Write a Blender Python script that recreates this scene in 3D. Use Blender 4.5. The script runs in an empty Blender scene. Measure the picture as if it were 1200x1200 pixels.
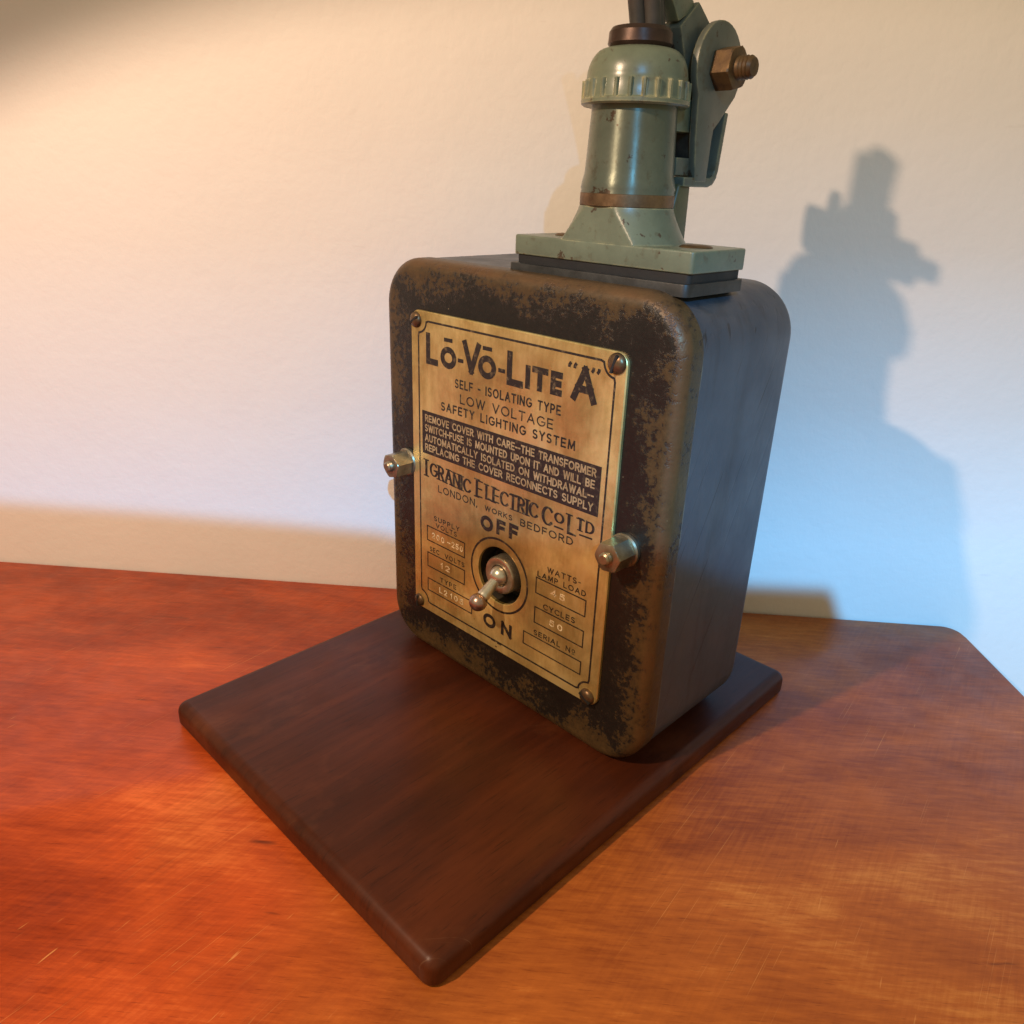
import bpy, bmesh, math, random
from mathutils import Vector, Matrix
R_ = math.radians
sc = bpy.context.scene
COL = sc.collection

# ------------------------------------------------------------------ camera
cam_d = bpy.data.cameras.new('camera')
cam = bpy.data.objects.new('camera', cam_d)
COL.objects.link(cam)
cam.location = (0.307448, -0.227472, 0.233628)
cam.rotation_euler = (1.16771, -0.03428, 0.77966)
cam_d.sensor_fit = 'HORIZONTAL'
cam_d.angle = 2 * math.atan(600 / 913.38)
cam_d.clip_start = 0.01
cam_d.clip_end = 50
sc.camera = cam

# ------------------------------------------------------------------ dim room light
w = bpy.data.worlds.new('World')
sc.world = w
w.use_nodes = True
bg = w.node_tree.nodes['Background']
bg.inputs['Color'].default_value = (0.94, 0.85, 0.54, 1)
bg.inputs['Strength'].default_value = 0.41

# ------------------------------------------------------------------ lamps
def spot(name, loc, direction, size, blend, power, color, radius):
    d = bpy.data.lights.new(name, 'SPOT')
    d.energy = power
    d.color = color
    d.spot_size = size
    d.spot_blend = blend
    d.shadow_soft_size = radius
    o = bpy.data.objects.new(name, d)
    COL.objects.link(o)
    o.location = loc
    o.rotation_euler = Vector(direction).to_track_quat('-Z', 'Y').to_euler()
    return o

WU = Vector((0.76389467, 0.64534094, 0))       # along the wall
WN = Vector((0.64534094, -0.76389467, 0))      # out of the wall
WA = Vector((-0.21354433, -0.09208228, 0))     # a point on the wall
TZ = -0.01186                                   # table top height (board top is 0)
LAMP = Vector((0.060, -0.50, 0.53))
ax = Vector((0.2485, 0.2322, -0.9404))
spot('warm_lamp', LAMP, ax, R_(125.3), 0.13, 13.2, (1.0, 0.71, 0.49), 0.008)
# window behind the camera: a cool lamp whose beam is cut along the bottom by whatever stands in
# front of the window (beam pattern given in the lamp's own directions)
BL = Vector((0.7615, -0.5875, 0.613))
ba = (Vector((0.12, 0.08, 0.08)) - BL).normalized()
wl = spot('window_light', BL, ba, R_(100), 0.05, 80.0, (1.0, 1.0, 1.0), 0.005)
bx_ = Vector((0, 0, 1)).cross(-ba).normalized()
wl.matrix_world = Matrix.Translation(BL) @ Matrix((bx_, (-ba).cross(bx_), -ba)).transposed().to_4x4()
wl.data.use_nodes = True
lt = wl.data.node_tree
em = next(n for n in lt.nodes if n.type == 'EMISSION')
def lmath(op, a, b=0.0, clamp=False):
    n = lt.nodes.new('ShaderNodeMath')
    n.operation = op
    n.use_clamp = clamp
    for k, v in ((0, a), (1, b)):
        if hasattr(v, 'is_output'):
            lt.links.new(v, n.inputs[k])
        else:
            n.inputs[k].default_value = v
    return n.outputs[0]
def lcurve(val, pts):
    n = lt.nodes.new('ShaderNodeFloatCurve')
    c = n.mapping.curves[0]
    while len(c.points) < len(pts):
        c.points.new(.5, .5)
    for p_, (x_, y_) in zip(c.points, pts):
        p_.location = (x_, y_)
        p_.handle_type = 'VECTOR'
    n.mapping.update()
    lt.links.new(val, n.inputs['Value'])
    return n.outputs[0]
ltc = lt.nodes.new('ShaderNodeTexCoord')
lsep = lt.nodes.new('ShaderNodeSeparateXYZ')
lt.links.new(ltc.outputs['Normal'], lsep.inputs[0])
lz = lmath('ABSOLUTE', lsep.outputs[2])
lu = lmath('DIVIDE', lsep.outputs[0], lz)
lv = lmath('DIVIDE', lsep.outputs[1], lz)
edge_ = lcurve(lmath('ADD', lu, .5), [(0.0, .560), (.156, .523), (.241, .515), (.361, .499), (.483, .4435), (.528, .4262), (.556, .446), (.604, .4445), (.612, .398), (.672, .378), (.687, .352), (.703, .318), (.713, .285), (1.0, .25)])
edge_ = lmath('MULTIPLY', lmath('SUBTRACT', edge_, .5), .4)
cut = lmath('DIVIDE', lmath('ADD', lmath('SUBTRACT', lv, edge_), .002), .006, True)
rise = lcurve(lmath('MULTIPLY', lmath('ADD', lv, .1), 2.5), [(0.0, 1.0), (.25, 1.0), (.42, .50), (.60, .17), (.74, .06), (.88, .0), (1.0, .0)])
side = lcurve(lmath('ADD', lu, .5), [(0.0, .62), (.30, .62), (.45, .76), (.60, 1.0), (1.0, 1.0)])
lt.links.new(lmath('MULTIPLY', lmath('MULTIPLY', cut, rise), side), em.inputs['Strength'])
em.inputs['Color'].default_value = (0.10, 0.46, 0.92, 1)

sc.view_settings.view_transform = 'Standard'
sc.view_settings.look = 'None'
sc.view_settings.exposure = 0.10
sc.view_settings.gamma = 1.0
sc.view_settings.use_curve_mapping = False
sc.cycles.max_bounces = 8

# ------------------------------------------------------------------ material helpers
class NT:
    def __init__(s, name):
        s.m = bpy.data.materials.new(name)
        s.m.use_nodes = True
        s.t = s.m.node_tree
        s.b = s.t.nodes['Principled BSDF']
        s.tc = s.t.nodes.new('ShaderNodeTexCoord')
    def put(s, socket, v):
        if hasattr(v, 'is_output'):
            s.t.links.new(v, socket)
        elif isinstance(v, (tuple, list)):
            socket.default_value = (*v, 1) if len(v) == 3 and socket.type == 'RGBA' else v
        else:
            socket.default_value = v
    def set(s, **k):
        for n, v in k.items():
            s.put(s.b.inputs[n.replace('_', ' ')], v)
        return s
    def vec(s, scale=(1, 1, 1), loc=(0, 0, 0), rot=(0, 0, 0)):
        n = s.t.nodes.new('ShaderNodeMapping')
        n.inputs['Scale'].default_value = scale
        n.inputs['Location'].default_value = loc
        src = s.tc.outputs['Object']
        if any(rot):                          # turn first, then stretch
            r = s.t.nodes.new('ShaderNodeMapping')
            r.inputs['Rotation'].default_value = rot
            s.t.links.new(src, r.inputs['Vector'])
            src = r.outputs[0]
        s.t.links.new(src, n.inputs['Vector'])
        return n.outputs[0]
    def noise(s, scale, detail=4, rough=.55, vec=None, dist=0.0):
        n = s.t.nodes.new('ShaderNodeTexNoise')
        n.inputs['Scale'].default_value = scale
        n.inputs['Detail'].default_value = detail
        n.inputs['Roughness'].default_value = rough
        n.inputs['Distortion'].default_value = dist
        s.t.links.new(vec if vec else s.tc.outputs['Object'], n.inputs['Vector'])
        return n.outputs['Fac']
    def vor(s, scale, vec=None, feature='F1'):
        n = s.t.nodes.new('ShaderNodeTexVoronoi')
        n.feature = feature
        n.inputs['Scale'].default_value = scale
        s.t.links.new(vec if vec else s.tc.outputs['Object'], n.inputs['Vector'])
        return n.outputs['Distance']
    def ramp(s, fac, stops, interp='LINEAR'):
        n = s.t.nodes.new('ShaderNodeValToRGB')
        n.color_ramp.interpolation = interp
        els = n.color_ramp.elements
        while len(els) < len(stops):
            els.new(.5)
        for el, (p, c) in zip(els, stops):
            el.position = p
            el.color = (c, c, c, 1) if not isinstance(c, tuple) else (*c, 1)
        s.put(n.inputs['Fac'], fac)
        return n.outputs['Color']
    def mix(s, fac, a, b, mode='MIX'):
        n = s.t.nodes.new('ShaderNodeMix')
        n.data_type = 'RGBA'
        n.blend_type = mode
        s.put(n.inputs['Factor'], fac)
        s.put(n.inputs['A'] if False else n.inputs[6], a)
        s.put(n.inputs[7], b)
        return n.outputs[2]
    def math(s, op, a, b=0.0, clamp=False):
        n = s.t.nodes.new('ShaderNodeMath')
        n.operation = op
        n.use_clamp = clamp
        s.put(n.inputs[0], a)
        s.put(n.inputs[1], b)
        return n.outputs[0]
    def bump(s, h, strength=.3, dist=.001):
        n = s.t.nodes.new('ShaderNodeBump')
        n.inputs['Strength'].default_value = strength
        n.inputs['Distance'].default_value = dist
        s.t.links.new(h, n.inputs['Height'])
        s.t.links.new(n.outputs[0], s.b.inputs['Normal'])
        return s
    def edge(s, lo=.02, hi=.16, r=.0014):
        """mask of sharp edges, for worn corners"""
        b = s.t.nodes.new('ShaderNodeBevel')
        b.samples = 6
        b.inputs['Radius'].default_value = r
        g = s.t.nodes.new('ShaderNodeNewGeometry')
        d = s.t.nodes.new('ShaderNodeVectorMath')
        d.operation = 'DOT_PRODUCT'
        s.t.links.new(b.outputs[0], d.inputs[0])
        s.t.links.new(g.outputs['Normal'], d.inputs[1])
        return s.ramp(s.math('SUBTRACT', 1.0, d.outputs['Value']), [(lo, 0.0), (hi, 1.0)])
    def coord(s, k):
        n = s.t.nodes.new('ShaderNodeSeparateXYZ')
        s.t.links.new(s.tc.outputs['Object'], n.inputs[0])
        return n.outputs[k]

def mat_table():
    n = NT('table_wood')
    fine = n.noise(1.0, 6, .65, n.vec((60, 440, 40)))
    mid = n.noise(1.0, 8, .68, n.vec((17, 42, 20)), 1.0)
    big = n.noise(1.0, 4, .55, n.vec((4.2, 10, 6), (3.1, 1.7, 0)), .8)
    scr = n.noise(1.0, 4, .65, n.vec((44, 620, 20), (0, 0, 0), (0, 0, R_(-60))))
    patch = n.ramp(n.noise(1.0, 3, .6, n.vec((7, 9, 6), (.4, 2.0, 0))), [(.42, .25), (.62, 1.0)])
    scr = n.math('ADD', n.math('MULTIPLY', n.math('SUBTRACT', scr, .5), patch), .5)
    f = n.math('ADD', n.math('MULTIPLY', fine, .24), n.math('MULTIPLY', mid, .22))
    f = n.math('ADD', f, n.math('MULTIPLY', big, .54))
    f = n.math('ADD', n.math('ADD', f, .06), n.math('MULTIPLY', scr, .16))
    c = n.ramp(f, [(.47, (.15, .027, .007)), (.59, (.31, .072, .013)), (.70, (.50, .138, .024)), (.82, (.76, .30, .07))])
    # red colour cast towards the left end, put into the wood colour
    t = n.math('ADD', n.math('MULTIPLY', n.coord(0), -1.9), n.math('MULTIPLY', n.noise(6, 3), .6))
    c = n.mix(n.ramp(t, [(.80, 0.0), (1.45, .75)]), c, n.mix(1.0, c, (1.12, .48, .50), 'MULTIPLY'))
    pores = n.ramp(n.noise(1.0, 3, .6, n.vec((110, 1500, 20), (5, 0, 0))), [(.60, 0.0), (.70, 1.0)])
    c = n.mix(n.math('MULTIPLY', pores, .55), c, n.mix(1.0, c, (.45, .35, .35), 'MULTIPLY'))
    hair = n.ramp(n.noise(1.0, 2, .5, n.vec((18, 2200, 20), (2, 9, 0), (0, 0, R_(-57)))), [(.66, 0.0), (.72, 1.0)])
    hk = n.ramp(n.noise(14, 3, .6), [(.46, 0.0), (.60, 1.0)])
    c = n.mix(n.math('MULTIPLY', n.math('MULTIPLY', hair, hk), .40), c, (.88, .46, .16))
    spots = n.ramp(n.noise(1.0, 3, .5, n.vec((26, 130, 20), (1, 4, 0)), .3), [(.70, 0.0), (.78, 1.0)])
    c = n.mix(n.math('MULTIPLY', spots, .75), c, (.035, .009, .006))
    wornl = n.ramp(n.noise(1.0, 2, .5, n.vec((60, 700, 20), (3, 1, 0), (0, 0, R_(-62)))), [(.70, 0.0), (.76, 1.0)])
    wk = n.ramp(n.noise(9, 2), [(.5, 0.0), (.6, 1.0)])
    c = n.mix(n.math('MULTIPLY', n.math('MULTIPLY', wornl, wk), .5), c, (.85, .42, .14))
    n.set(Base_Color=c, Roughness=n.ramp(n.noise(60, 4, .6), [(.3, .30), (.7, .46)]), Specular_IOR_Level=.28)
    n.bump(n.math('ADD', n.math('MULTIPLY', fine, .5), n.math('MULTIPLY', scr, .35)), .18, .0006)
    return n.m

def mat_board():
    n = NT('dark_stained_wood')
    fine = n.noise(1.0, 5, .6, n.vec((240, 16, 40)))
    mid = n.noise(1.0, 4, .5, n.vec((40, 7, 20)), .5)
    big = n.noise(9, 3, .5)
    f = n.math('ADD', n.math('MULTIPLY', fine, .25), n.math('ADD', n.math('MULTIPLY', mid, .4), n.math('MULTIPLY', big, .4)))
    c = n.ramp(f, [(.36, (.028, .0070, .0034)), (.54, (.058, .0130, .0048)), (.70, (.105, .024, .0075))])
    pores = n.ramp(n.noise(1.0, 3, .6, n.vec((1300, 70, 40))), [(.58, 0.0), (.70, 1.0)])
    c = n.mix(n.math('MULTIPLY', pores, .6), c, (.012, .004, .003))
    rub = n.ramp(n.noise(20, 5, .7, n.vec((1, .6, 1), (.7, .3, 0))), [(.56, 0.0), (.72, 1.0)])
    c = n.mix(n.math('MULTIPLY', rub, .45), c, (.16, .045, .016))
    hair = n.ramp(n.noise(1.0, 2, .5, n.vec((1500, 22, 20), (0, 0, 0), (0, 0, R_(40)))), [(.67, 0.0), (.72, 1.0)])
    c = n.mix(n.math('MULTIPLY', n.math('MULTIPLY', hair, rub), .5), c, (.30, .16, .09))
    dust = n.ramp(n.vor(300), [(.0, 1.0), (.035, 0.0)])
    keep = n.ramp(n.noise(48, 1), [(.62, 0.0), (.66, 1.0)])
    c = n.mix(n.math('MULTIPLY', n.math('MULTIPLY', dust, keep), .5), c, (.45, .36, .26))
    wear = n.edge(r=.003)
    c = n.mix(n.math('MULTIPLY', wear, n.ramp(n.noise(60, 4, .65), [(.50, 0.0), (.60, .75)])), c, (.26, .10, .045))
    n.set(Base_Color=c, Roughness=n.ramp(n.noise(40, 3), [(.3, .30), (.7, .44)]), Specular_IOR_Level=.22)
    n.bump(fine, .12, .0004)
    return n.m

def mat_wall():
    n = NT('painted_plaster')
    c = n.mix(n.noise(5, 3), (.77, .71, .67), (.83, .775, .735))
    pit = n.ramp(n.vor(26, n.vec((1, 1, .6))), [(.0, 1.0), (.035, 0.0)])
    keep = n.ramp(n.noise(14, 2), [(.56, 0.0), (.60, 1.0)])
    pk = n.math('MULTIPLY', pit, keep)
    scuff = n.ramp(n.noise(1.0, 4, .65, n.vec((22, 22, 110))), [(.69, 0.0), (.76, 1.0)])
    c = n.mix(n.math('MULTIPLY', scuff, .16), c, (.42, .36, .30))
    c = n.mix(n.math('MULTIPLY', pk, .30), c, (.35, .28, .2))
    n.set(Base_Color=c, Roughness=.62, Specular_IOR_Level=.25)
    h = n.math('ADD', n.math('MULTIPLY', n.noise(16, 3), 1.0), n.math('MULTIPLY', n.noise(190, 4, .6), .26))
    h = n.math('ADD', h, n.math('MULTIPLY', pk, -.5))
    n.bump(h, .45, .0024)
    return n.m

def mat_cover():
    n = NT('worn_black_japanning')
    a = n.noise(62, 6, .68)
    b = n.noise(16, 4, .6, n.vec((1, 1, 1), (2.4, 0, .8)))
    g = n.noise(420, 4, .7)
    f = n.math('ADD', n.math('MULTIPLY', a, .40), n.math('ADD', n.math('MULTIPLY', b, .28), n.math('MULTIPLY', g, .36)))
    dx = n.math('MULTIPLY', n.math('SUBTRACT', n.math('ABSOLUTE', n.math('SUBTRACT', n.coord(0), .0835)), .061), 45.0)
    dz = n.math('MULTIPLY', n.math('SUBTRACT', n.math('ABSOLUTE', n.math('SUBTRACT', n.coord(2), .102)), .076), 45.0)
    rim = n.math('SUBTRACT', n.math('MAXIMUM', dx, dz, True), .55)       # rubbed bare towards the rim
    f = n.math('ADD', f, n.math('MULTIPLY', rim, .16))
    c = n.ramp(f, [(.40, (.010, .007, .006)), (.524, (.015, .010, .007)), (.540, (.052, .029, .011)), (.66, (.088, .047, .016))])
    wear = n.ramp(n.math('MULTIPLY', n.coord(1), 100.0), [(.03, 0.0), (.12, 1.0), (.42, 1.0), (.62, 0.0)])
    wm = n.math('MULTIPLY', wear, n.ramp(n.noise(34, 4, .6), [(.36, 0.15), (.62, .9)]))
    c = n.mix(n.math('MULTIPLY', wm, .7), c, (.19, .095, .042))
    chips = n.ramp(n.vor(190), [(.0, 1.0), (.07, 0.0)])
    ck = n.ramp(n.noise(30, 2), [(.57, 0.0), (.62, 1.0)])
    c = n.mix(n.math('MULTIPLY', n.math('MULTIPLY', chips, ck), .8), c, (.40, .29, .15))
    n.set(Base_Color=c, Metallic=n.math('MULTIPLY', wm, .5), Roughness=n.ramp(f, [(.42, .32), (.6, .46)]), Specular_IOR_Level=.40)
    n.bump(n.math('ADD', n.math('MULTIPLY', n.ramp(f, [(.50, 0.0), (.54, 1.0)]), .5), n.math('MULTIPLY', g, .6)), .35, .0006)
    return n.m

def mat_side():
    n = NT('dark_grey_blue_paint')
    a = n.noise(22, 5, .6, n.vec((1, 1, .55)))
    c = n.ramp(a, [(.30, (.034, .041, .055)), (.55, (.046, .054, .068)), (.78, (.056, .060, .064))])
    scr = n.ramp(n.noise(1.0, 2, .5, n.vec((300, 300, 16), (0, 0, 0), (R_(24), 0, 0))), [(.62, 0.0), (.70, 1.0)])
    keep = n.ramp(n.noise(26, 2), [(.42, 0.0), (.58, 1.0)])
    c = n.mix(n.math('MULTIPLY', n.math('MULTIPLY', scr, keep), .9), c, (.008, .008, .010))
    vs_ = n.ramp(n.noise(1.0, 4, .6, n.vec((160, 160, 9))), [(.50, 0.0), (.68, 1.0)])
    c = n.mix(n.math('MULTIPLY', vs_, .5), c, (.018, .020, .026))
    c = n.mix(n.math('MULTIPLY', n.edge(), n.ramp(n.noise(80, 3), [(.5, 0.0), (.62, .7)])), c, (.26, .22, .13))
    n.set(Base_Color=c, Roughness=n.ramp(n.noise(50, 4), [(.3, .36), (.7, .52)]), Specular_IOR_Level=.5)
    n.bump(n.math('ADD', n.math('MULTIPLY', n.noise(130, 4), 1.0), n.math('MULTIPLY', scr, -.4)), .16, .0008)
    return n.m

def mat_green(name='grey_green_enamel', base=(.150, .172, .112), rough=.28, turned=False):
    n = NT(name)
    if turned:
        tg = n.t.nodes.new('ShaderNodeTangent')
        tg.direction_type = 'RADIAL'
        tg.axis = 'Z'
        n.t.links.new(tg.outputs[0], n.b.inputs['Tangent'])
        n.set(Anisotropic=.85, Anisotropic_Rotation=.25, Metallic=.45)
    a = n.noise(55, 6, .7)
    d = tuple(x * .70 for x in base)
    c = n.ramp(a, [(.30, d), (.68, base)])
    chip = n.ramp(n.noise(85, 5, .7), [(.615, 0.0), (.630, 1.0)])
    c = n.mix(n.math('MULTIPLY', chip, .9), c, (.055, .030, .016))
    sp = n.ramp(n.vor(330), [(.0, 1.0), (.09, 0.0)])
    kp = n.ramp(n.noise(55, 2), [(.58, 0.0), (.63, 1.0)])
    c = n.mix(n.math('MULTIPLY', n.math('MULTIPLY', sp, kp), .8), c, (.05, .035, .02))
    wear = n.math('MULTIPLY', n.edge(), n.ramp(n.noise(140, 3), [(.36, 0.0), (.56, .70)]))
    c = n.mix(wear, c, (.50, .42, .20))
    dirt = n.ramp(n.noise(190, 5, .7), [(.56, 0.0), (.66, 1.0)])
    c = n.mix(n.math('MULTIPLY', dirt, .45), c, (.075, .055, .028))
    n.set(Base_Color=c, Roughness=n.ramp(n.noise(70, 3), [(.3, rough), (.7, rough + .14)]), Specular_IOR_Level=.5)
    n.bump(n.noise(110, 4, .6), .14, .0008)
    return n.m

def mat_metal(name, base, dark, rough=.35, metal=.9, scale=70, specks=None):
    n = NT(name)
    a = n.noise(scale, 5, .65)
    c = n.ramp(a, [(.35, dark), (.62, base)])
    n.set(Base_Color=c, Metallic=metal, Roughness=n.ramp(n.noise(scale * 1.7, 3), [(.3, rough), (.7, rough + .18)]))
    n.bump(n.noise(scale * 4, 3), .15, .0004)
    return n.m

def mat_brass_plate():
    n = NT('tarnished_brass')
    big = n.noise(26, 6, .68, n.vec((1, 1, .8)), .2)
    st = n.noise(1.0, 4, .6, n.vec((420, 10, 60)))
    f = n.math('ADD', n.math('MULTIPLY', big, .84), n.math('MULTIPLY', st, .16))
    c = n.ramp(f, [(.32, (.34, .21, .075)), (.46, (.58, .40, .135)), (.60, (.84, .64, .26)), (.75, (.86, .72, .38))])
    pink = n.ramp(n.noise(17, 3, .5, n.vec((1, 1, 1), (4, 0, 2))), [(.45, 0.0), (.68, 1.0)])
    c = n.mix(n.math('MULTIPLY', pink, .18), c, (.54, .33, .15))
    green = n.ramp(n.noise(30, 3, .5, n.vec((1, 1, 1), (9, 0, 5))), [(.56, 0.0), (.72, 1.0)])
    c = n.mix(n.math('MULTIPLY', green, .35), c, (.26, .22, .085))
    sp = n.ramp(n.vor(260), [(.0, 1.0), (.06, 0.0)])
    kp = n.ramp(n.noise(45, 2), [(.58, 0.0), (.64, 1.0)])
    c = n.mix(n.math('MULTIPLY', n.math('MULTIPLY', sp, kp), .8), c, (.08, .05, .02))
    n.set(Base_Color=c, Metallic=.72, Roughness=n.ramp(n.noise(40, 6, .7), [(.35, .26), (.65, .54)]), Specular_IOR_Level=.5)
    n.bump(n.noise(150, 4), .10, .0005)
    return n.m

def mat_ink(name='black_enamel_filling', base=(.016, .010, .008), rub=(.16, .10, .045)):
    n = NT(name)
    c = n.mix(n.ramp(n.noise(420, 4, .7), [(.54, 0.0), (.68, .8)]), base, rub)
    n.set(Base_Color=c, Roughness=.5)
    return n.m

M = dict(
    table=mat_table(), board=mat_board(), wall=mat_wall(), cover=mat_cover(), side=mat_side(),
    green=mat_green(), barrel=mat_green('grey_green_barrel_paint', (.138, .158, .115), .30, True),
    slate=mat_green('slate_grey_enamel', (.120, .128, .100), .32),
    oldgreen=mat_green('browned_green_enamel', (.13, .115, .055), .34),
    ring=mat_metal('worn_brass_ring', (.27, .175, .10), (.10, .06, .035), .34),
    bronze=mat_metal('dark_bronze', (.075, .042, .030), (.036, .021, .016), .28, .6),
    nutbrass=mat_metal('aged_brass_nut', (.38, .32, .22), (.20, .155, .095), .28, .85, 90),
    rust=mat_metal('rusty_brass', (.15, .085, .032), (.055, .028, .014), .40, .5, 120),
    steel=mat_metal('nickel_plate', (.74, .68, .58), (.50, .43, .34), .20, .9, 60),
    ringsteel=mat_metal('worn_switch_ring', (.62, .53, .40), (.32, .25, .17), .24, .85, 90),
    copper=mat_metal('coppery_nickel', (.44, .30, .25), (.28, .17, .13), .2, .95, 60),
    screw=mat_metal('brown_screw_head', (.20, .12, .06), (.08, .045, .025), .3, .75, 160),
    plate=mat_brass_plate(), ink=mat_ink(),
    panel=mat_ink('black_panel_enamel', (.020, .011, .009), (.09, .055, .03)),
    stamp=mat_metal('painted_shine_brass', (.95, .80, .52), (.50, .34, .16), .3, .25, 420),  # pale base colour paints in the glint of the punched burrs
    letter=mat_metal('bare_brass_letters', (.56, .40, .20), (.36, .24, .11), .4, .5, 160),
    dark=mat_metal('blackened_cavity', (.085, .070, .050), (.030, .024, .018), .42, .5),
    cable=mat_metal('dark_rubber_cable', (.055, .045, .036), (.03, .026, .022), .42, 0, 90),
    pad=mat_metal('chipped_dark_pad', (.038, .036, .032), (.016, .015, .014), .4, .2, 110),
    rubber=mat_metal('black_gasket', (.012, .011, .010), (.008, .007, .007), .6, 0, 90),
)

# ------------------------------------------------------------------ mesh helpers
def obj(name, bm, mat, parent=None, smooth=35, fix=True):
    if fix:
        bmesh.ops.recalc_face_normals(bm, faces=bm.faces[:])
    me = bpy.data.meshes.new(name)
    bm.to_mesh(me)
    bm.free()
    me.materials.append(mat)
    if smooth:
        for p in me.polygons:
            p.use_smooth = True
        me.set_sharp_from_angle(angle=R_(smooth))
    o = bpy.data.objects.new(name, me)
    COL.objects.link(o)
    if parent:
        o.parent = parent
    return o

def rr_loop(x0, x1, y0, y1, r, n=10):
    pts = []
    for cx, cy, a in ((x1 - r, y1 - r, 0), (x0 + r, y1 - r, 90), (x0 + r, y0 + r, 180), (x1 - r, y0 + r, 270)):
        for i in range(n + 1):
            t = R_(a + 90 * i / n)
            pts.append((cx + r * math.cos(t), cy + r * math.sin(t)))
    return pts

def rr_slab(bm, x0, x1, y0, y1, h0, h1, r, f0, f1, conv, n=10, nf=6, cap0=True, cap1=True):
    """rounded-rectangle slab with filleted rims; conv maps (a, b, h) to xyz"""
    prof = []
    if f0 > 0:
        for i in range(nf + 1):
            t = R_(90 * i / nf)
            prof.append((f0 * (1 - math.sin(t)), h0 + f0 * (1 - math.cos(t))))
    else:
        prof.append((0, h0))
    if f1 > 0:
        for i in range(nf + 1):
            t = R_(90 * i / nf)
            prof.append((f1 * (1 - math.cos(t)), h1 - f1 * (1 - math.sin(t))))
    else:
        prof.append((0, h1))
    rings = []
    for ins, h in prof:
        lp = rr_loop(x0 + ins, x1 - ins, y0 + ins, y1 - ins, max(r - ins, 1e-5), n)
        rings.append([bm.verts.new(conv(a, b, h)) for a, b in lp])
    for A, B in zip(rings, rings[1:]):
        m = len(A)
        for i in range(m):
            bm.faces.new((A[i], A[(i + 1) % m], B[(i + 1) % m], B[i]))
    if cap0:
        bm.faces.new(rings[0])
    if cap1:
        bm.faces.new(rings[-1])
    return rings

XY = lambda a, b, h: (a, b, h)
XZ = lambda a, b, h: (a, h, b)

def lathe(bm, prof, frame, n=64, cap=(True, True), rfun=None):
    """prof: list of (radius, height); frame(u, v, h) -> xyz"""
    rings = []
    for k, (r, h) in enumerate(prof):
        ring = []
        for i in range(n):
            a = 2 * math.pi * i / n
            rr = r if rfun is None else rfun(k, a, r)
            ring.append(bm.verts.new(frame(rr * math.cos(a), rr * math.sin(a), h)))
        rings.append(ring)
    for A, B in zip(rings, rings[1:]):
        for i in range(n):
            bm.faces.new((A[i], A[(i + 1) % n], B[(i + 1) % n], B[i]))
    if cap[0]:
        bm.faces.new(rings[0])
    if cap[1]:
        bm.faces.new(rings[-1])
    return rings

def fz(cx, cy):
    return lambda a, b, h: (cx + a, cy + b, h)
def fy(cx, cz):                                   # height runs towards -y (out of the front)
    return lambda a, b, h: (cx + a, -h, cz + b)
def fx(cy, cz):                                   # height runs along +x
    return lambda a, b, h: (h, cy + a, cz + b)

def hexprism(bm, r, h0, h1, frame, rot=0.0, ch=.0009):
    """hexagonal nut, chamfered at the outer end"""
    n = 48
    def rf(k, a, rr):
        s = math.pi / 3
        d = ((a - rot) % s) - s / 2
        hexr = r * math.cos(s / 2) / math.cos(d)
        return min(hexr, rr)
    lathe(bm, [(r, h0), (r, h1 - ch), (r - ch * .9, h1 - ch * .25), (r - ch * 1.8, h1)], frame, n, rfun=rf)

def tube(bm, pts, r, n=14, cap=True):
    pts = [Vector(p) for p in pts]
    rings = []
    up = Vector((0.3, 0.9, 0.1))
    for i, p in enumerate(pts):
        t = (pts[min(i + 1, len(pts) - 1)] - pts[max(i - 1, 0)]).normalized()
        a = t.cross(up).normalized()
        b = t.cross(a).normalized()
        rad = r[i] if isinstance(r, (list, tuple)) else r
        rings.append([bm.verts.new(p + (a * math.cos(2 * math.pi * k / n) + b * math.sin(2 * math.pi * k / n)) * rad) for k in range(n)])
    for A, B in zip(rings, rings[1:]):
        for k in range(n):
            bm.faces.new((A[k], A[(k + 1) % n], B[(k + 1) % n], B[k]))
    if cap:
        bm.faces.new(rings[0])
        bm.faces.new(rings[-1])

def prism(bm, poly, h0, h1, conv):
    """closed outline (convex or not) extruded between h0 and h1"""
    A = [bm.verts.new(conv(a, b, h0)) for a, b in poly]
    B = [bm.verts.new(conv(a, b, h1)) for a, b in poly]
    n = len(poly)
    for i in range(n):
        bm.faces.new((A[i], A[(i + 1) % n], B[(i + 1) % n], B[i]))
    bm.faces.new(A)
    bm.faces.new(B)

YZ = lambda a, b, h: (h, a, b)

def bevelled(bm, w=.0006, seg=2, ang=30):
    bmesh.ops.recalc_face_normals(bm, faces=bm.faces[:])
    ed = [e for e in bm.edges if len(e.link_faces) == 2 and e.calc_face_angle(0) > R_(ang)]
    bmesh.ops.bevel(bm, geom=ed, offset=w, segments=seg, profile=.5, affect='EDGES', clamp_overlap=True)
    return bm

def filled(bm, outer, holes, conv, h):
    """flat face with holes, triangulated"""
    eds = []
    loops = []
    for lp in [outer] + holes:
        vs = [bm.verts.new(conv(a, b, h)) for a, b in lp]
        loops.append(vs)
        for i in range(len(vs)):
            eds.append(bm.edges.new((vs[i], vs[(i + 1) % len(vs)])))
    bmesh.ops.triangle_fill(bm, use_beauty=True, use_dissolve=False, edges=eds)
    return loops

def circle(cx, cy, r, n=72):
    return [(cx + r * math.cos(2 * math.pi * i / n), cy + r * math.sin(2 * math.pi * i / n)) for i in range(n)]

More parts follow.
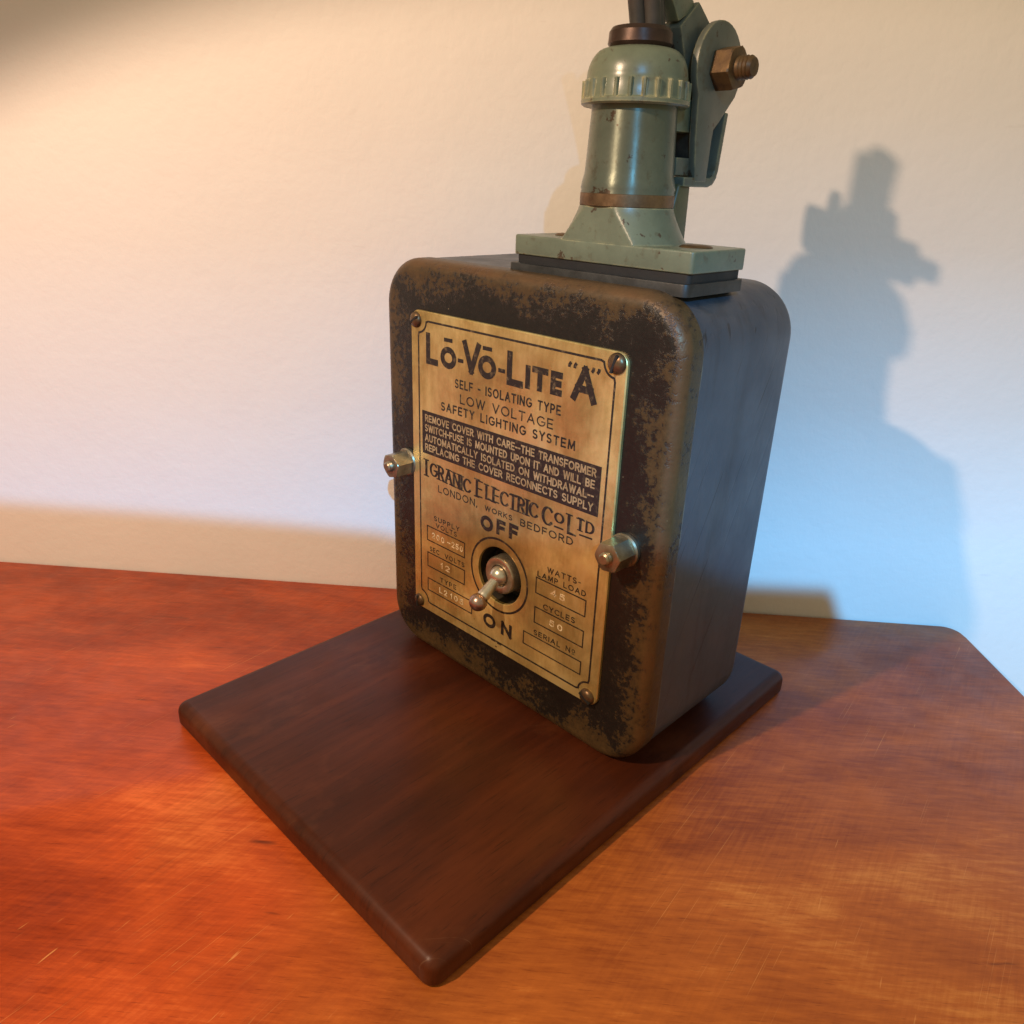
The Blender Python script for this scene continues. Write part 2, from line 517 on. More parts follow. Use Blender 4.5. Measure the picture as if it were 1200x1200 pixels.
# ------------------------------------------------------------------ setting: wall
bm = bmesh.new()
def wallpt(s, d, z):
    p = WA + WU * s - WN * d
    return (p.x, p.y, z)
ws = [(-1.6, -.95), (2.0, -.95), (2.0, 1.5), (-1.6, 1.5)]
A = [bm.verts.new(wallpt(s, 0, z)) for s, z in ws]
B = [bm.verts.new(wallpt(s, .08, z)) for s, z in ws]
bm.faces.new(A); bm.faces.new(B)
for i in range(4):
    bm.faces.new((A[i], A[(i + 1) % 4], B[(i + 1) % 4], B[i]))
wall = obj('wall', bm, M['wall'], smooth=0)
wall['kind'] = 'structure'

# ------------------------------------------------------------------ table (local x along the wall, y towards the wall)
tb = bpy.data.objects.new('wooden_table', None)
COL.objects.link(tb)
yaw = math.atan2(WU.y, WU.x)
tb.location = (0.2186, 0.2680, TZ)
tb.rotation_euler = (0, 0, yaw)
tb['label'] = 'reddish brown polished wooden table against the white wall under the lamp'
tb['category'] = 'table'
bm = bmesh.new()
gap = (Vector((0.2186, 0.2680, 0)) - WA).dot(WN)      # distance of the corner from the wall
yb = gap - .0008
sl = math.tan(R_(4.3))                                # the right end runs slightly outwards
outl = [(-1.35, yb), (-.010, yb)]
for i in range(1, 7):
    t = R_(90 - 85 * i / 7)
    outl.append((-.010 + .010 * math.cos(t), yb - .010 + .010 * math.sin(t)))
outl += [(.0005, yb - .012), (sl * .60, yb - .60), (-1.35, yb - .60)]
prof = [(.004, -.028), (0, -.026), (0, -.0022), (.0007, -.0007), (.0022, 0)]
ctr = Vector((-.6, yb - .3))
rings = []
for ins, h in prof:
    ring = []
    for a, b in outl:
        a2 = a - ins if a > -.6 else a + ins
        b2 = b - ins if b > yb - .3 else b + ins
        ring.append(bm.verts.new((a2, b2, h)))
    rings.append(ring)
for P, Q in zip(rings, rings[1:]):
    for i in range(len(P)):
        bm.faces.new((P[i], P[(i + 1) % len(P)], Q[(i + 1) % len(P)], Q[i]))
bm.faces.new(rings[0]); bm.faces.new(rings[-1])
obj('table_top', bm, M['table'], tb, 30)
for lx, ly in ((-.07, yb - .07), (-.07, yb - .53), (-1.28, yb - .07), (-1.28, yb - .53)):
    bm = bmesh.new()
    rr_slab(bm, lx - .03, lx + .03, ly - .03, ly + .03, -.72, -.028, .006, .003, 0, XY)
    obj('leg', bm, M['table'], tb)

# ------------------------------------------------------------------ the lamp
lamp = bpy.data.objects.new('desk_lamp', None)
COL.objects.link(lamp)
lamp.location = (0, 0, 0)
lamp['label'] = 'vintage industrial lamp with dark metal box and engraved brass plate on a dark wooden board'
lamp['category'] = 'lamp'

# board
bm = bmesh.new()
rr_slab(bm, -.0165, .1738, -.1178, .1262, TZ + .0003, 0, .0052, .0018, .0048, XY, 10, 7)
obj('wooden_base', bm, M['board'], lamp, 50)

# transformer box
W, H, D = .1668, .2, .082
HX, HZ, HR = .08358, .06592, .0142       # switch hole
bm = bmesh.new()
rr_slab(bm, .0004, W - .0004, .0004, H - .0004, .0125, D, .0215, 0, .006, XZ, 14, 7)
box = obj('transformer_box', bm, M['side'], lamp, 50)
# cover with the hole for the switch
bm = bmesh.new()
f = .0058
rings = rr_slab(bm, 0, W, 0, H, 0, .0122, .0218, f, .0005, XZ, 14, 8, cap0=False)
for v in rings[0]:
    v.co.y = 0
inner = [(v.co.x, v.co.z) for v in rings[0]]
lp = filled(bm, inner, [circle(HX, HZ, HR)], XZ, 0)
bmesh.ops.remove_doubles(bm, verts=bm.verts[:], dist=1e-6)
cover = obj('cover', bm, M['cover'], lamp, 50)
cover['label'] = 'worn black and brown painted front cover'
bm = bmesh.new()                          # cup behind the hole
lathe(bm, [(HR + .0002, -.0002), (HR, -.0100), (.002, -.0100)], fy(HX, HZ), 64, cap=(False, True))
obj('switch_recess', bm, M['dark'], lamp)

# cover nuts with studs
def cover_nut(x, z, rot):
    bm = bmesh.new()
    hexprism(bm, .0063, .0022, .0118, fy(x, z), rot, .0005)
    nut = obj('cover_nut', bm, M['nutbrass'], lamp, 25)
    bm = bmesh.new()
    lathe(bm, [(.0067, -.0002), (.0069, .0006), (.0069, .0016), (.0064, .0023)], fy(x, z), 48)
    obj('washer', bm, M['nutbrass'], nut)
    bm = bmesh.new()
    pr = [(.0026, .0100)]
    for i in range(2):
        pr += [(.0026, .0121 + i * .0007), (.0023, .01245 + i * .0007)]
    pr += [(.0025, .0137), (.0018, .0143)]
    lathe(bm, pr, fy(x, z), 32)
    obj('stud', bm, M['nutbrass'], nut)
cover_nut(.0172, .1034, R_(15))
cover_nut(.1508, .1036, R_(7.5))

# ------------------------------------------------------------------ engraved nameplate
PL, PB, PW, PH = .02228, .02562, .12255, .15281
PY = -.0016                                # front face of the plate
def pc(a, b, lay=0.0):                     # plate millimetres -> world
    return (PL + a * .001, PY - lay, PB + b * .001)
bm = bmesh.new()
outer = [(a, b) for a, b in rr_loop(PL, PL + PW, PB, PB + PH, .0052, 10)]
hole = circle(HX, HZ, HR - .0002)
c0 = .0004
ins = rr_loop(PL + c0, PL + PW - c0, PB + c0, PB + PH - c0, .0048, 10)
lf = filled(bm, ins, [circle(HX, HZ, HR + .0005)], XZ, PY)
def band(la, lb):
    for i in range(len(la)):
        bm.faces.new((la[i], la[(i + 1) % len(la)], lb[(i + 1) % len(lb)], lb[i]))
o1 = [bm.verts.new(XZ(a, b, PY + c0)) for a, b in outer]
o2 = [bm.verts.new(XZ(a, b, .0003)) for a, b in outer]
h1 = [bm.verts.new(XZ(a, b, PY + .0004)) for a, b in hole]
h2 = [bm.verts.new(XZ(a, b, .0003)) for a, b in hole]
band(lf[0], o1); band(o1, o2); band(lf[1], h1); band(h1, h2)
plate = obj('nameplate', bm, M['plate'], lamp, 30)
plate['label'] = 'tarnished brass nameplate with black lettering'

# ---- stroke lettering
def arc(cx, cy, rx, ry, a0, a1, n=12):
    return [(cx + rx * math.cos(R_(a0 + (a1 - a0) * i / n)), cy + ry * math.sin(R_(a0 + (a1 - a0) * i / n))) for i in range(n + 1)]
G = {
 'A': (.72, [[(0, 0), (.36, 1)], [(.36, 1), (.72, 0)], [(.12, .32), (.60, .32)]]),
 'B': (.56, [[(0, 0), (0, 1)], [(0, 1), (.28, 1)] + arc(.28, .76, .24, .24, 90, -90)[1:] + [(0, .52)], [(.28, .52)] + arc(.28, .26, .28, .26, 90, -90)[1:] + [(0, 0)]]),
 'C': (.70, [arc(.42, .5, .42, .5, 48, 312, 20)]),
 'D': (.66, [[(0, 0), (0, 1), (.22, 1)] + arc(.22, .5, .44, .5, 90, -90, 16)[1:] + [(0, 0)]]),
 'E': (.52, [[(0, 0), (0, 1)], [(0, 1), (.52, 1)], [(0, .5), (.46, .5)], [(0, 0), (.52, 0)]]),
 'F': (.50, [[(0, 0), (0, 1)], [(0, 1), (.50, 1)], [(0, .5), (.44, .5)]]),
 'G': (.76, [arc(.42, .5, .42, .5, 50, 330, 20)[:-1] + [(.80, .30), (.80, .46), (.50, .46)]]),
 'H': (.64, [[(0, 0), (0, 1)], [(.64, 0), (.64, 1)], [(0, .5), (.64, .5)]]),
 'I': (.0, [[(0, 0), (0, 1)]]),
 'K': (.58, [[(0, 0), (0, 1)], [(.56, 1), (0, .42)], [(.16, .56), (.58, 0)]]),
 'L': (.50, [[(0, 1), (0, 0), (.50, 0)]]),
 'M': (.80, [[(0, 0), (.06, 1)], [(.06, 1), (.40, .12)], [(.40, .12), (.74, 1)], [(.74, 1), (.80, 0)]]),
 'N': (.66, [[(0, 0), (0, 1)], [(0, 1), (.66, 0)], [(.66, 0), (.66, 1)]]),
 'O': (.84, [arc(.42, .5, .42, .5, 90, 450, 28)]),
 'P': (.54, [[(0, 0), (0, 1)], [(0, 1), (.26, 1)] + arc(.26, .72, .28, .28, 90, -90)[1:] + [(0, .44)]]),
 'R': (.58, [[(0, 0), (0, 1)], [(0, 1), (.28, 1)] + arc(.28, .74, .26, .26, 90, -90)[1:] + [(0, .48)], [(.26, .48), (.58, 0)]]),
 'S': (.54, [arc(.27, .75, .25, .25, 40, 270, 14) + arc(.27, .25, .27, .25, 90, -140, 14)[1:]]),
 'T': (.60, [[(0, 1), (.60, 1)], [(.30, 1), (.30, 0)]]),
 'U': (.62, [[(0, 1), (0, .31)] + arc(.31, .31, .31, .31, 180, 360)[1:] + [(.62, 1)]]),
 'V': (.70, [[(0, 1), (.35, 0)], [(.35, 0), (.70, 1)]]),
 'W': (1.0, [[(0, 1), (.25, 0)], [(.25, 0), (.50, 1)], [(.50, 1), (.75, 0)], [(.75, 0), (1.0, 1)]]),
 'X': (.60, [[(0, 0), (.60, 1)], [(0, 1), (.60, 0)]]),
 'Y': (.62, [[(0, 1), (.31, .48)], [(.62, 1), (.31, .48)], [(.31, .48), (.31, 0)]]),
 '-': (.26, [[(0, .46), (.26, .46)]]),
 '.': (.0, [[(0, -.02), (0, .06)]]),
 ',': (.04, [[(.04, .06), (0, -.14)]]),
 ' ': (.34, []),
 '0': (.52, [arc(.26, .5, .26, .5, 90, 450, 24)]),
 '1': (.16, [[(0, .78), (.16, 1), (.16, 0)]]),
 '2': (.50, [arc(.25, .73, .25, .27, 170, -35, 12) + [(0, 0), (.50, 0)]]),
 '4': (.56, [[(.40, 0), (.40, 1), (0, .28), (.56, .28)]]),
 '5': (.50, [[(.46, 1), (.06, 1), (.02, .56)] + arc(.23, .32, .27, .32, 130, -150, 14)]),
}
_lay = [0]
def ribbon(bm, pts, wid, lay):
    """flat mitred ribbon on the plate; wid(tx, ty) gives the width for a direction"""
    closed = (abs(pts[0][0] - pts[-1][0]) < 1e-7 and abs(pts[0][1] - pts[-1][1]) < 1e-7)
    P = [Vector(p) for p in (pts[:-1] if closed else pts)]
    n = len(P)
    vs = []
    for i in range(n):
        if closed:
            a, b = P[i] - P[i - 1], P[(i + 1) % n] - P[i]
        else:
            a = P[i] - P[i - 1] if i else P[1] - P[0]
            b = P[i + 1] - P[i] if i < n - 1 else P[i] - P[i - 1]
        a, b = a.normalized(), b.normalized()
        t = (a + b)
        t = t.normalized() if t.length > 1e-6 else a
        nn = Vector((-t.y, t.x))
        c = max(nn.dot(Vector((-a.y, a.x))), .45)
        hw = .5 * wid(abs(t.x), abs(t.y)) / c
        vs.append((bm.verts.new(pc(*(P[i] + nn * hw), lay)), bm.verts.new(pc(*(P[i] - nn * hw), lay))))
    for i in range(n if closed else n - 1):
        A, B = vs[i], vs[(i + 1) % n]
        bm.faces.new((A[0], A[1], B[1], B[0]))

def glyph_strokes(bm, ch, x, base, h, sx, t, lay0, serif=False, thin=.42, slant=0.0):
    w_, strokes = G[ch]
    hh = h - t
    wid = (lambda tx, ty: t * (thin + (1 - thin) * ty)) if serif else (lambda tx, ty: t)
    for st in strokes:
        q = [(x + a * sx, base + t / 2 + b * hh) for a, b in st]
        closed = math.hypot(q[0][0] - q[-1][0], q[0][1] - q[-1][1]) < 1e-7
        if not closed:                       # square caps
            for i0, i1, i in ((0, 1, 0), (-1, -2, -1)):
                d = Vector(q[i0]) - Vector(q[i1])
                if d.length > 0:
                    d.normalize()
                    q[i] = (q[i][0] + d.x * t * .5, q[i][1] + d.y * t * .5)
        _lay[0] += 1
        ribbon(bm, q, wid, lay0 + (_lay[0] % 24) * 2.5e-6)
        if serif and not closed:
            for i0, i1 in ((0, 1), (-1, -2)):
                d = Vector(q[i0]) - Vector(q[i1])
                edge = min(abs(q[i0][1] - base), abs(q[i0][1] - base - h))
                if abs(d.y) > abs(d.x) * .8 and edge < .12 * h:
                    yy = base + t * .2 if abs(q[i0][1] - base) < h * .5 else base + h - t * .2
                    _lay[0] += 1
                    ribbon(bm, [(q[i0][0] - t * 1.15, yy), (q[i0][0] + t * 1.15, yy)], lambda a, b: t * .38, lay0 + (_lay[0] % 24) * 2.5e-6)

def text(bm, s, x0, x1, b0, b1, h, t, gap=.24, lay=6e-5, serif=False, wide=1.0):
    """set s so that it fills x0..x1 (mm), baseline b0 -> b1"""
    nat = sum(G[c][0] for c in s) + gap * (len(s) - 1)
    sx = (x1 - x0 - t) / max(nat, 1e-3)
    x = x0 + t / 2
    for c in s:
        b = b0 + (b1 - b0) * (x - x0) / (x1 - x0)
        glyph_strokes(bm, c, x, b, h, sx, t, lay, serif)
        x += (G[c][0] + gap) * sx

def line(bm, pts, t, lay=6e-5):
    _lay[0] += 1
    ribbon(bm, pts, lambda a, b: t, lay + (_lay[0] % 24) * 2.5e-6)

ink = bmesh.new()
# border with scooped corners round the screws
i5, rs = 5.3, 7.0
SCR = [(3.9, 148.4), (118.0, 148.6), (3.9, 3.9), (117.4, 3.9)]
bx0_, bx1_, by0_, by1_ = i5, 122.55 - i5 + .4, i5 - .2, 152.81 - i5 + 1.1
bd = []
bd += [(bx0_ + rs, by1_)] + [(bx1_ - rs, by1_)] + arc(bx1_, by1_, rs * .8, rs * .8, 185, 265, 8) + [(bx1_, by1_ - rs)]
bd += [(bx1_, by0_ + rs)] + arc(bx1_, by0_, rs * .8, rs * .8, 95, 175, 8) + [(bx1_ - rs, by0_)]
bd += [(bx0_ + rs, by0_)] + arc(bx0_, by0_, rs * .8, rs * .8, 5, 85, 8) + [(bx0_, by0_ + rs)]
bd += [(bx0_, by1_ - rs)] + arc(bx0_, by1_, rs * .8, rs * .8, 275, 355, 8) + [(bx0_ + rs, by1_)]
line(ink, bd, .9)
# headline
def gl(c, x, b, h, wd, t):
    g = G[c][0]
    glyph_strokes(ink, c, x + t / 2, b, h, (wd - t) / g if g else 1, t, 6e-5)
gl('L', 10.6, 129.6, 14.2, 8.3, 2.9)
gl('O', 20.6, 129.8, 9.8, 10.6, 2.7); line(ink, [(23.0, 142.4), (28.6, 142.5)], 1.7)
line(ink, [(32.2, 134.8), (35.8, 134.9)], 1.7)
gl('V', 35.2, 130.3, 14.0, 11.4, 2.9)
gl('O', 45.2, 130.0, 10.0, 10.9, 2.7); line(ink, [(47.8, 142.8), (53.4, 142.9)], 1.7)
line(ink, [(57.4, 135.2), (61.4, 135.2)], 1.7)
gl('L', 62.4, 130.0, 14.2, 9.4, 3.0)
gl('I', 73.0, 130.6, 9.6, 2.6, 2.6)
gl('T', 76.6, 130.8, 9.7, 8.6, 2.6)
gl('E', 86.6, 131.0, 9.5, 6.1, 2.6)
gl('A', 97.4, 131.2, 13.8, 12.4, 2.9)
for x in (95.2, 97.9):
    line(ink, [(x + 1.3, 145.4), (x + .55, 144.4), (x + .45, 143.4)], 1.3)
for x in (106.9, 109.5):
    line(ink, [(x + .6, 145.2), (x + .5, 144.2), (x - .2, 143.2)], 1.3)
text(ink, 'SELF - ISOLATING TYPE', 30.3, 92.8, 122.3, 123.5, 4.1, .72, .42)
text(ink, 'LOW VOLTAGE', 33.8, 89.2, 115.7, 117.0, 4.3, .62, .34)
text(ink, 'SAFETY LIGHTING SYSTEM', 20.9, 101.2, 109.9, 111.2, 4.1, .74, .42)
# maker's line, serif capitals
text(ink, 'I', 9.2, 11.4, 74.6, 74.6, 8.8, 1.7, .2, serif=True)
text(ink, 'GRANIC', 12.6, 41.8, 75.5, 74.4, 7.5, 1.5, .30, serif=True)
text(ink, 'E', 44.9, 49.6, 74.6, 74.6, 9.0, 1.6, .2, serif=True)
text(ink, 'LECTRIC', 51.2, 83.6, 75.2, 75.9, 7.6, 1.5, .30, serif=True)
text(ink, 'C', 85.6, 91.8, 74.9, 74.9, 9.2, 1.6, .2, serif=True)
text(ink, 'O', 92.6, 98.2, 78.0, 78.0, 5.2, 1.3, .2, serif=True)
line(ink, [(92.8, 76.2), (98.0, 76.3)], .75)
text(ink, 'L', 99.8, 104.8, 75.0, 75.0, 9.2, 1.6, .2, serif=True)
text(ink, 'TD', 104.4, 114.0, 78.6, 78.8, 5.8, 1.3, .3, serif=True)
line(ink, [(106.4, 77.0), (113.2, 77.3)], .75)
text(ink, 'LONDON,', 18.8, 46.2, 68.9, 69.8, 3.7, .56, .34)
text(ink, 'WORKS', 51.2, 68.6, 69.9, 70.4, 2.6, .46, .40)
text(ink, 'BEDFORD', 73.5, 103.5, 69.8, 70.9, 3.5, .56, .36)
# switch
text(ink, 'OFF', 48.6, 72.6, 60.0, 62.0, 7.5, 1.9, .55)
text(ink, 'ON', 51.8, 71.0, 10.4, 10.6, 7.4, 1.8, .70)
line(ink, circle(61.3, 40.4, 18.2, 72) + [(61.3 + 18.2, 40.4)], 1.05)
# data boxes
def rect(x0, x1, y0, y1, t=.62):
    line(ink, [(x0 + 3, y1), (x1, y1), (x1, y0), (x0, y0), (x0, y1), (x0 + 3, y1)], t)
rect(10.4, 38.0, 40.9, 48.6); rect(10.6, 38.1, 26.4, 34.1); rect(10.6, 43.6, 12.6, 19.4)
rect(84.6, 112.6, 41.4, 49.0); rect(84.6, 112.6, 26.4, 34.3); rect(78.5, 112.5, 12.6, 19.0)
text(ink, 'SUPPLY', 15.6, 34.2, 53.0, 53.2, 2.6, .44, .42)
text(ink, 'VOLTS', 17.0, 32.4, 49.6, 49.8, 2.5, .44, .42)
text(ink, 'SEC', 12.2, 19.4, 35.3, 35.3, 2.6, .44, .42); text(ink, 'VOLTS', 23.6, 38.0, 35.3, 35.6, 2.6, .44, .42)
text(ink, 'TYPE', 20.2, 32.2, 20.8, 21.0, 2.6, .46, .46)
text(ink, 'WATTS', 90.6, 107.0, 53.6, 54.6, 2.8, .48, .42); text(ink, '-', 107.9, 109.2, 54.8, 54.8, 2.4, .36)
text(ink, 'LAMP LOAD', 85.1, 112.3, 49.7, 50.6, 2.7, .48, .42)
text(ink, 'CYCLES', 89.4, 107.6, 35.1, 35.8, 2.8, .50, .40)
text(ink, 'SERIAL N', 84.6, 106.2, 20.0, 20.6, 2.7, .48, .42)
line(ink, circle(108.0, 22.2, .75, 16) + [(108.75, 22.2)], .3); line(ink, [(107.2, 20.7), (108.8, 20.7)], .3)
line(ink, [(57.6, 4.6), (60.4, 4.6)], .5); line(ink, [(61.8, 4.4), (64.4, 4.4)], .5); line(ink, [(60.4, 2.2), (61.6, 2.2)], .5)
obj('lettering', ink, M['ink'], plate, 0, fix=False)

# black warning panel with brass letters
bm = bmesh.new()
q = [bm.verts.new(pc(a, b, 7e-5)) for a, b in ((7.4, 86.2), (115.0, 87.4), (115.0, 108.3), (7.4, 107.2))]
bm.faces.new(q)
obj('warning_panel', bm, M['panel'], plate, 0, fix=False)
bm = bmesh.new()
for s, x0, x1, b0, b1 in (('REMOVE COVER WITH CARE--THE TRANSFORMER', 9.6, 112.8, 102.1, 103.4),
                          ('SWITCH-FUSE IS MOUNTED UPON IT AND WILL BE', 9.4, 112.4, 97.3, 98.5),
                          ('AUTOMATICALLY ISOLATED ON WITHDRAWAL--', 9.4, 112.4, 92.5, 93.7),
                          ('REPLACING THE COVER RECONNECTS SUPPLY', 9.4, 112.4, 87.8, 88.9)):
    text(bm, s, x0, x1, b0, b1, 3.6, .68, .32, 1.5e-4)
obj('warning_lettering', bm, M['letter'], plate, 0, fix=False)

# punched figures in the data boxes (shine of the burrs put into a lighter colour)
def punch(items):
    bm = bmesh.new()
    for s_, x0, x1, b in items:
        text(bm, s_, x0, x1, b, b, 3.2, .62, .5, 9e-5)
    obj('stamped_figures', bm, M['stamp'], plate, 0, fix=False)
punch((('200', 14.0, 23.4, 43.0), ('-', 25.4, 28.0, 43.2), ('250', 28.8, 36.8, 43.2)))
punch((('12', 20.6, 27.4, 28.6),))
punch((('L2', 19.6, 25.6, 14.4), ('105', 28.0, 37.6, 14.5)))
punch((('45', 93.4, 101.4, 43.6),))
punch((('50', 93.6, 101.2, 28.6),))

# round-head screws with slots
def plate_screw(a, b, r, ang):
    x, y, z = pc(a, b)
    bm = bmesh.new()
    n = 40
    fr = fy(x, z)
    base = .0014
    pr = [(r, base), (r * .96, base + r * .25), (r * .8, base + r * .46), (r * .52, base + r * .60), (r * .2, base + r * .66)]
    lathe(bm, pr, fr, n)
    s = obj('plate_screw', bm, M['screw'], plate, 45)
    bm = bmesh.new()
    ca, sa = math.cos(ang), math.sin(ang)
    def cv(a_, b_, h):
        return (x + a_ * ca - b_ * sa, -h, z + a_ * sa + b_ * ca)
    q = r * .86
    prism(bm, [(-q, -r * .12), (q, -r * .12), (q, r * .12), (-q, r * .12)], base + r * .30, base + r * .685, cv)
    obj('slot', bm, M['rubber'], s, 0)
for (a, b), r, an in zip(SCR, (.0036, .0040, .0034, .0038), (.6, 1.25, 1.5, -.5)):
    plate_screw(a, b, r, an)

# toggle switch
bm = bmesh.new()
lathe(bm, [(.0092, -.0095), (.0092, .0006), (.0086, .0015), (.0064, .0018), (.0054, .0012), (.0052, -.002)], fy(HX, HZ), 56)
tog = obj('toggle_switch', bm, M['ringsteel'], lamp, 40)
bm = bmesh.new()
lathe(bm, [(.0128, -.0094), (.0128, -.0080), (.0112, -.0072), (.0082, -.0070)], fy(HX, HZ), 6)
obj('mounting_nut', bm, M['dark'], tog, 25)
bm = bmesh.new()
bc = Vector((HX, -.0008, HZ + .0002))
bmesh.ops.create_uvsphere(bm, u_segments=32, v_segments=20, radius=.0047, matrix=Matrix.Translation(bc))
obj('pivot_ball', bm, M['steel'], tog, 60)
bm = bmesh.new()
tip = Vector((HX, -.0142, .0570))
d = (tip - bc).normalized()
L = (tip - bc).length
pts, rad = [], []
for i in range(15):
    t = .003 + (L - .003 + .0036) * i / 14
    pts.append(bc + d * t)
for i in range(15):
    s = (pts[i] - bc).length
    if s < L - .0034:
        rad.append(.0023 + .0009 * s / L)
    else:
        k = (s - L) / .0037
        rad.append(max(.0037 * math.sqrt(max(1 - k * k, .02)), .0006))
tube(bm, pts, rad, 24)
lev = obj('lever', bm, M['steel'], tog, 60)
bm = bmesh.new()
bmesh.ops.create_uvsphere(bm, u_segments=32, v_segments=20, radius=.0042, matrix=Matrix.Translation(tip))
obj('lever_tip', bm, M['copper'], tog, 60)

# ------------------------------------------------------------------ mount on top of the box
FX0, FX1, FY0, FY1 = .0740, .1585, .0110, .0466
bm = bmesh.new()
rr_slab(bm, FX0 - .0015, FX1 + .0002, FY0 - .0018, FY1 + .0012, .1985, .2028, .003, 0, .0005, XY, 6, 2)
obj('top_pad', bm, M['pad'], lamp, 30)
bm = bmesh.new()
rr_slab(bm, FX0 + .001, FX1 - .001, FY0 + .0008, FY1 - .0008, .2028, .2060, .002, 0, 0, XY, 6)
obj('gasket', bm, M['rubber'], lamp, 30)
bm = bmesh.new()
rr_slab(bm, FX0, FX1, FY0, FY1, .2060, .2135, .0016, .0005, .0007, XY, 6, 3)
CX, CY = .1163, .0276
n = 120
prev = None
yf = FY0 - CY + .00015
for k in range(11):
    u_ = k / 10
    r = .0238 + (.0176 - .0238) * (1 - (1 - u_) ** 1.25)
    z = .2132 + (.2258 - .2132) * u_
    ring = []
    for i in range(n):
        a = 2 * math.pi * i / n
        dx, dy = r * math.cos(a), r * math.sin(a)
        dy = max(dy, yf)
        dy = min(dy, .0185)
        ring.append(bm.verts.new((CX + dx, CY + dy, z)))
    if prev:
        for i in range(n):
            bm.faces.new((prev[i], prev[(i + 1) % n], ring[(i + 1) % n], ring[i]))
    else:
        bm.faces.new(ring)
    prev = ring
bm.faces.new(prev)
flange = obj('mounting_flange', bm, M['green'], lamp, 32)
for x, y in ((.1478, .0290), (.0880, .0290)):
    bm = bmesh.new()
    lathe(bm, [(.0060, .2130), (.0060, .2137), (.0052, .2142), (.0030, .2144)], fz(x, y), 32)
    obj('flange_screw', bm, M['rust'], flange, 40)
# rear rib that carries the bracket
bm = bmesh.new()
prism(bm, [(.0400, .2125), (.0520, .2125), (.0516, .2345), (.0440, .2345), (.0410, .2240)], .1195, .1282, YZ)
bevelled(bm, .0012, 3)
obj('rear_rib', bm, M['oldgreen'], flange, 40)

# cable gland
bm = bmesh.new()
pr = [(.0162, .2256), (.0175, .2304), (.0173, .2311), (.0176, .2320), (.0172, .2342), (.0166, .2366), (.0164, .2383), (.0153, .2600)]
lathe(bm, pr, fz(CX, CY), 72)
gl_o = obj('cable_gland', bm, M['barrel'], lamp, 40)
bm = bmesh.new()
lathe(bm, [(.0170, .2256), (.0176, .2260), (.0176, .2301), (.0171, .2305)], fz(CX, CY), 72)
obj('gland_ring', bm, M['ring'], gl_o, 40)
bm = bmesh.new()
pr = [(.0156, .2592), (.0186, .2590), (.0194, .2596), (.0194, .2609), (.0187, .2614), (.0184, .2664), (.0180, .2672)]
pr += [(.0107 + .0072 * math.cos(R_(t)) ** .9, .2672 + .0100 * math.sin(R_(t))) for t in range(8, 89, 8)] + [(.0105, .2774)]
lathe(bm, pr, fz(CX, CY), 96)
NR = 24
for i in range(NR):                           # grip ribs
    a = 2 * math.pi * (i + random.uniform(-.05, .05)) / NR
    ca, sa = math.cos(a), math.sin(a)
    def cv(p_, q_, h, ca=ca, sa=sa):
        return (CX + p_ * ca - q_ * sa, CY + p_ * sa + q_ * ca, h)
    prism(bm, [(.0176, -.0010), (.0190, -.0007), (.0194, -.0003), (.0194, .0003), (.0190, .0007), (.0176, .0010)], .2610, .2668, cv)
obj('gland_cap', bm, M['green'], gl_o, 35)
bm = bmesh.new()
lathe(bm, [(.0098, .2768), (.0106, .2776), (.0113, .2786), (.0110, .2822), (.0100, .2836), (.0070, .2840)], fz(CX, CY), 64)
obj('gland_nut', bm, M['bronze'], gl_o, 30)
# cables rising out of the gland, bending forward with the arm
for (ox, oy, bx, by, r) in ((-.0008, .0004, -.002, -.088, .0031), (.0030, .0030, .000, -.080, .0031), (.0022, .0070, -.001, -.083, .0030)):
    pts = []
    for i in range(16):
        t = i / 15
        pts.append((CX + ox + bx * t, CY + oy + by * .16 * t ** 1.25, .280 + .044 * t))
    bm = bmesh.new()
    tube(bm, pts, r, 16)
    obj('cable', bm, M['cable'], lamp, 60)

# pivot bracket
PYc, PZc = .0600, .2738
DY = -.0116
def cheek(x0, x1):
    poly = []
    for i in range(25):
        t = R_(-32 + 247 * i / 24)
        poly.append((PYc + .0154 * math.cos(t), PZc + .0156 * math.sin(t)))
    poly += [(y + DY, z) for y, z in ((.0597, .2580), (.0603, .2500), (.0630, .2350), (.0712, .2350), (.0717, .2490), (.0722, .2535), (.0756, .2565))]
    bm = bmesh.new()
    prism(bm, poly, x0, x1, YZ)
    return bevelled(bm, .0005, 2, 40)
bm = bmesh.new()
br = [(.0560, .2334), (.0735, .2334), (.0765, .2343), (.0786, .2366), (.0796, .2395), (.0818, .2600), (.0794, .2602), (.0772, .2400), (.0762, .2378), (.0740, .2368), (.0560, .2368)]
prism(bm, [(y + DY, z) for y, z in br], .1110, .1296, YZ)
brk = obj('pivot_bracket', bevelled(bm, .0006, 2, 40), M['slate'], lamp, 40)
obj('cheek', cheek(.1268, .1297), M['slate'], brk, 30)
obj('cheek', cheek(.1108, .1134), M['slate'], brk, 30)
bm = bmesh.new()                             # tie bar from gland to bracket
prism(bm, [(.1090, .2372), (.1270, .2372), (.1270, .2434), (.1090, .2434)], .0420, .0525, lambda a, b, h: (a, h, b))
obj('tie_bar', bevelled(bm, .0005), M['slate'], brk, 40)
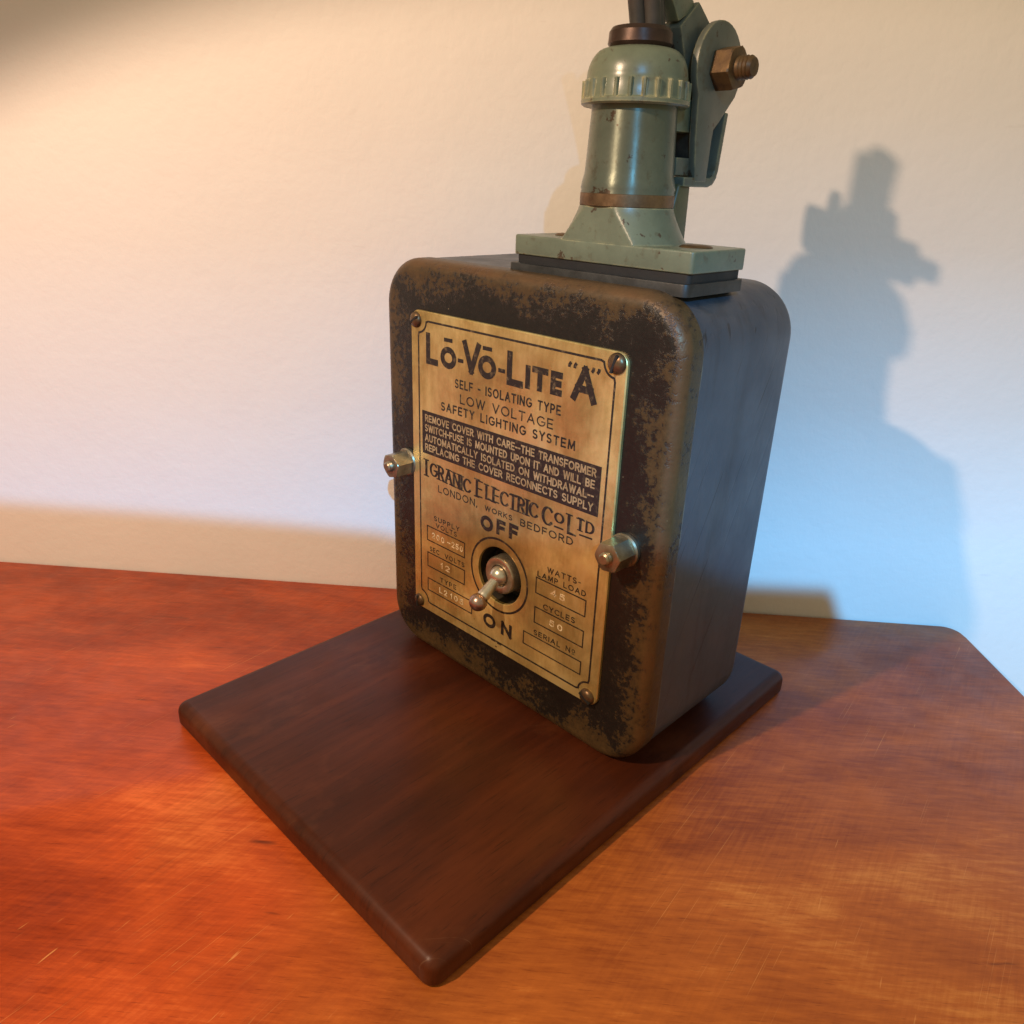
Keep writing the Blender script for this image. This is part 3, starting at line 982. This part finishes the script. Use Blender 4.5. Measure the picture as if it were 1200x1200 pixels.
bm = bmesh.new()                             # dark plate closing the back, and the lug above the bar
prism(bm, [(.1120, .2434), (.1266, .2434), (.1266, .2640), (.1120, .2640)], .0505, .0522, lambda a, b, h: (a, h, b))
obj('back_plate', bevelled(bm, .0003), M['dark'], brk, 40)
bm = bmesh.new()
prism(bm, [(.1150, .2520), (.1262, .2520), (.1262, .2630), (.1150, .2630)], .0400, .0502, lambda a, b, h: (a, h, b))
obj('rear_lug', bevelled(bm, .0005), M['green'], brk, 40)
bm = bmesh.new()
lathe(bm, [(.0040, .1060), (.0040, .1385), (.0036, .1390), (.0040, .1395), (.0036, .1402), (.0040, .1409), (.0036, .1417), (.0039, .1424), (.0031, .1436)], fx(PYc, PZc), 32)
bolt = obj('pivot_bolt', bm, M['rust'], lamp, 40)
bm = bmesh.new()
hexprism(bm, .0076, .1300, .1374, fx(PYc, PZc), R_(15), .0007)
obj('nut', bm, M['rust'], bolt, 25)
bm = bmesh.new()
hexprism(bm, .0082, -.1110, -.1040, lambda a, b, h: (-h, PYc + a, PZc + b), R_(7.5), .0008)
obj('bolt_head', bm, M['rust'], bolt, 25)
# lamp arm: eye between the cheeks and a flat bar leaning forward
bm = bmesh.new()
ad = Vector((-.66, .75)).normalized()
ap = Vector((-ad.y, ad.x))                    # across the bar, towards the front
def ay(t, k):
    p = Vector((PYc, PZc)) + ad * t + ap * k
    return (p.x, p.y)
eye = [ay(.0215, -.0068), ay(.0215, .0068)]
a0 = math.atan2(ad.y, ad.x)
for i in range(19):
    t = a0 + R_(58 + 244 * i / 18)
    eye.append((PYc + .0128 * math.cos(t), PZc + .0128 * math.sin(t)))
prism(bm, eye, .1152, .1236, YZ)
arm = obj('lamp_arm', bevelled(bm, .0006, 2, 40), M['slate'], lamp, 40)
bm = bmesh.new()
prism(bm, [ay(.0200, -.0052), ay(.0225, .0058), ay(.052, .0058), ay(.052, -.0052)], .1166, .1226, YZ)
obj('arm_bar', bevelled(bm, .0007, 2, 40), M['green'], arm, 40)
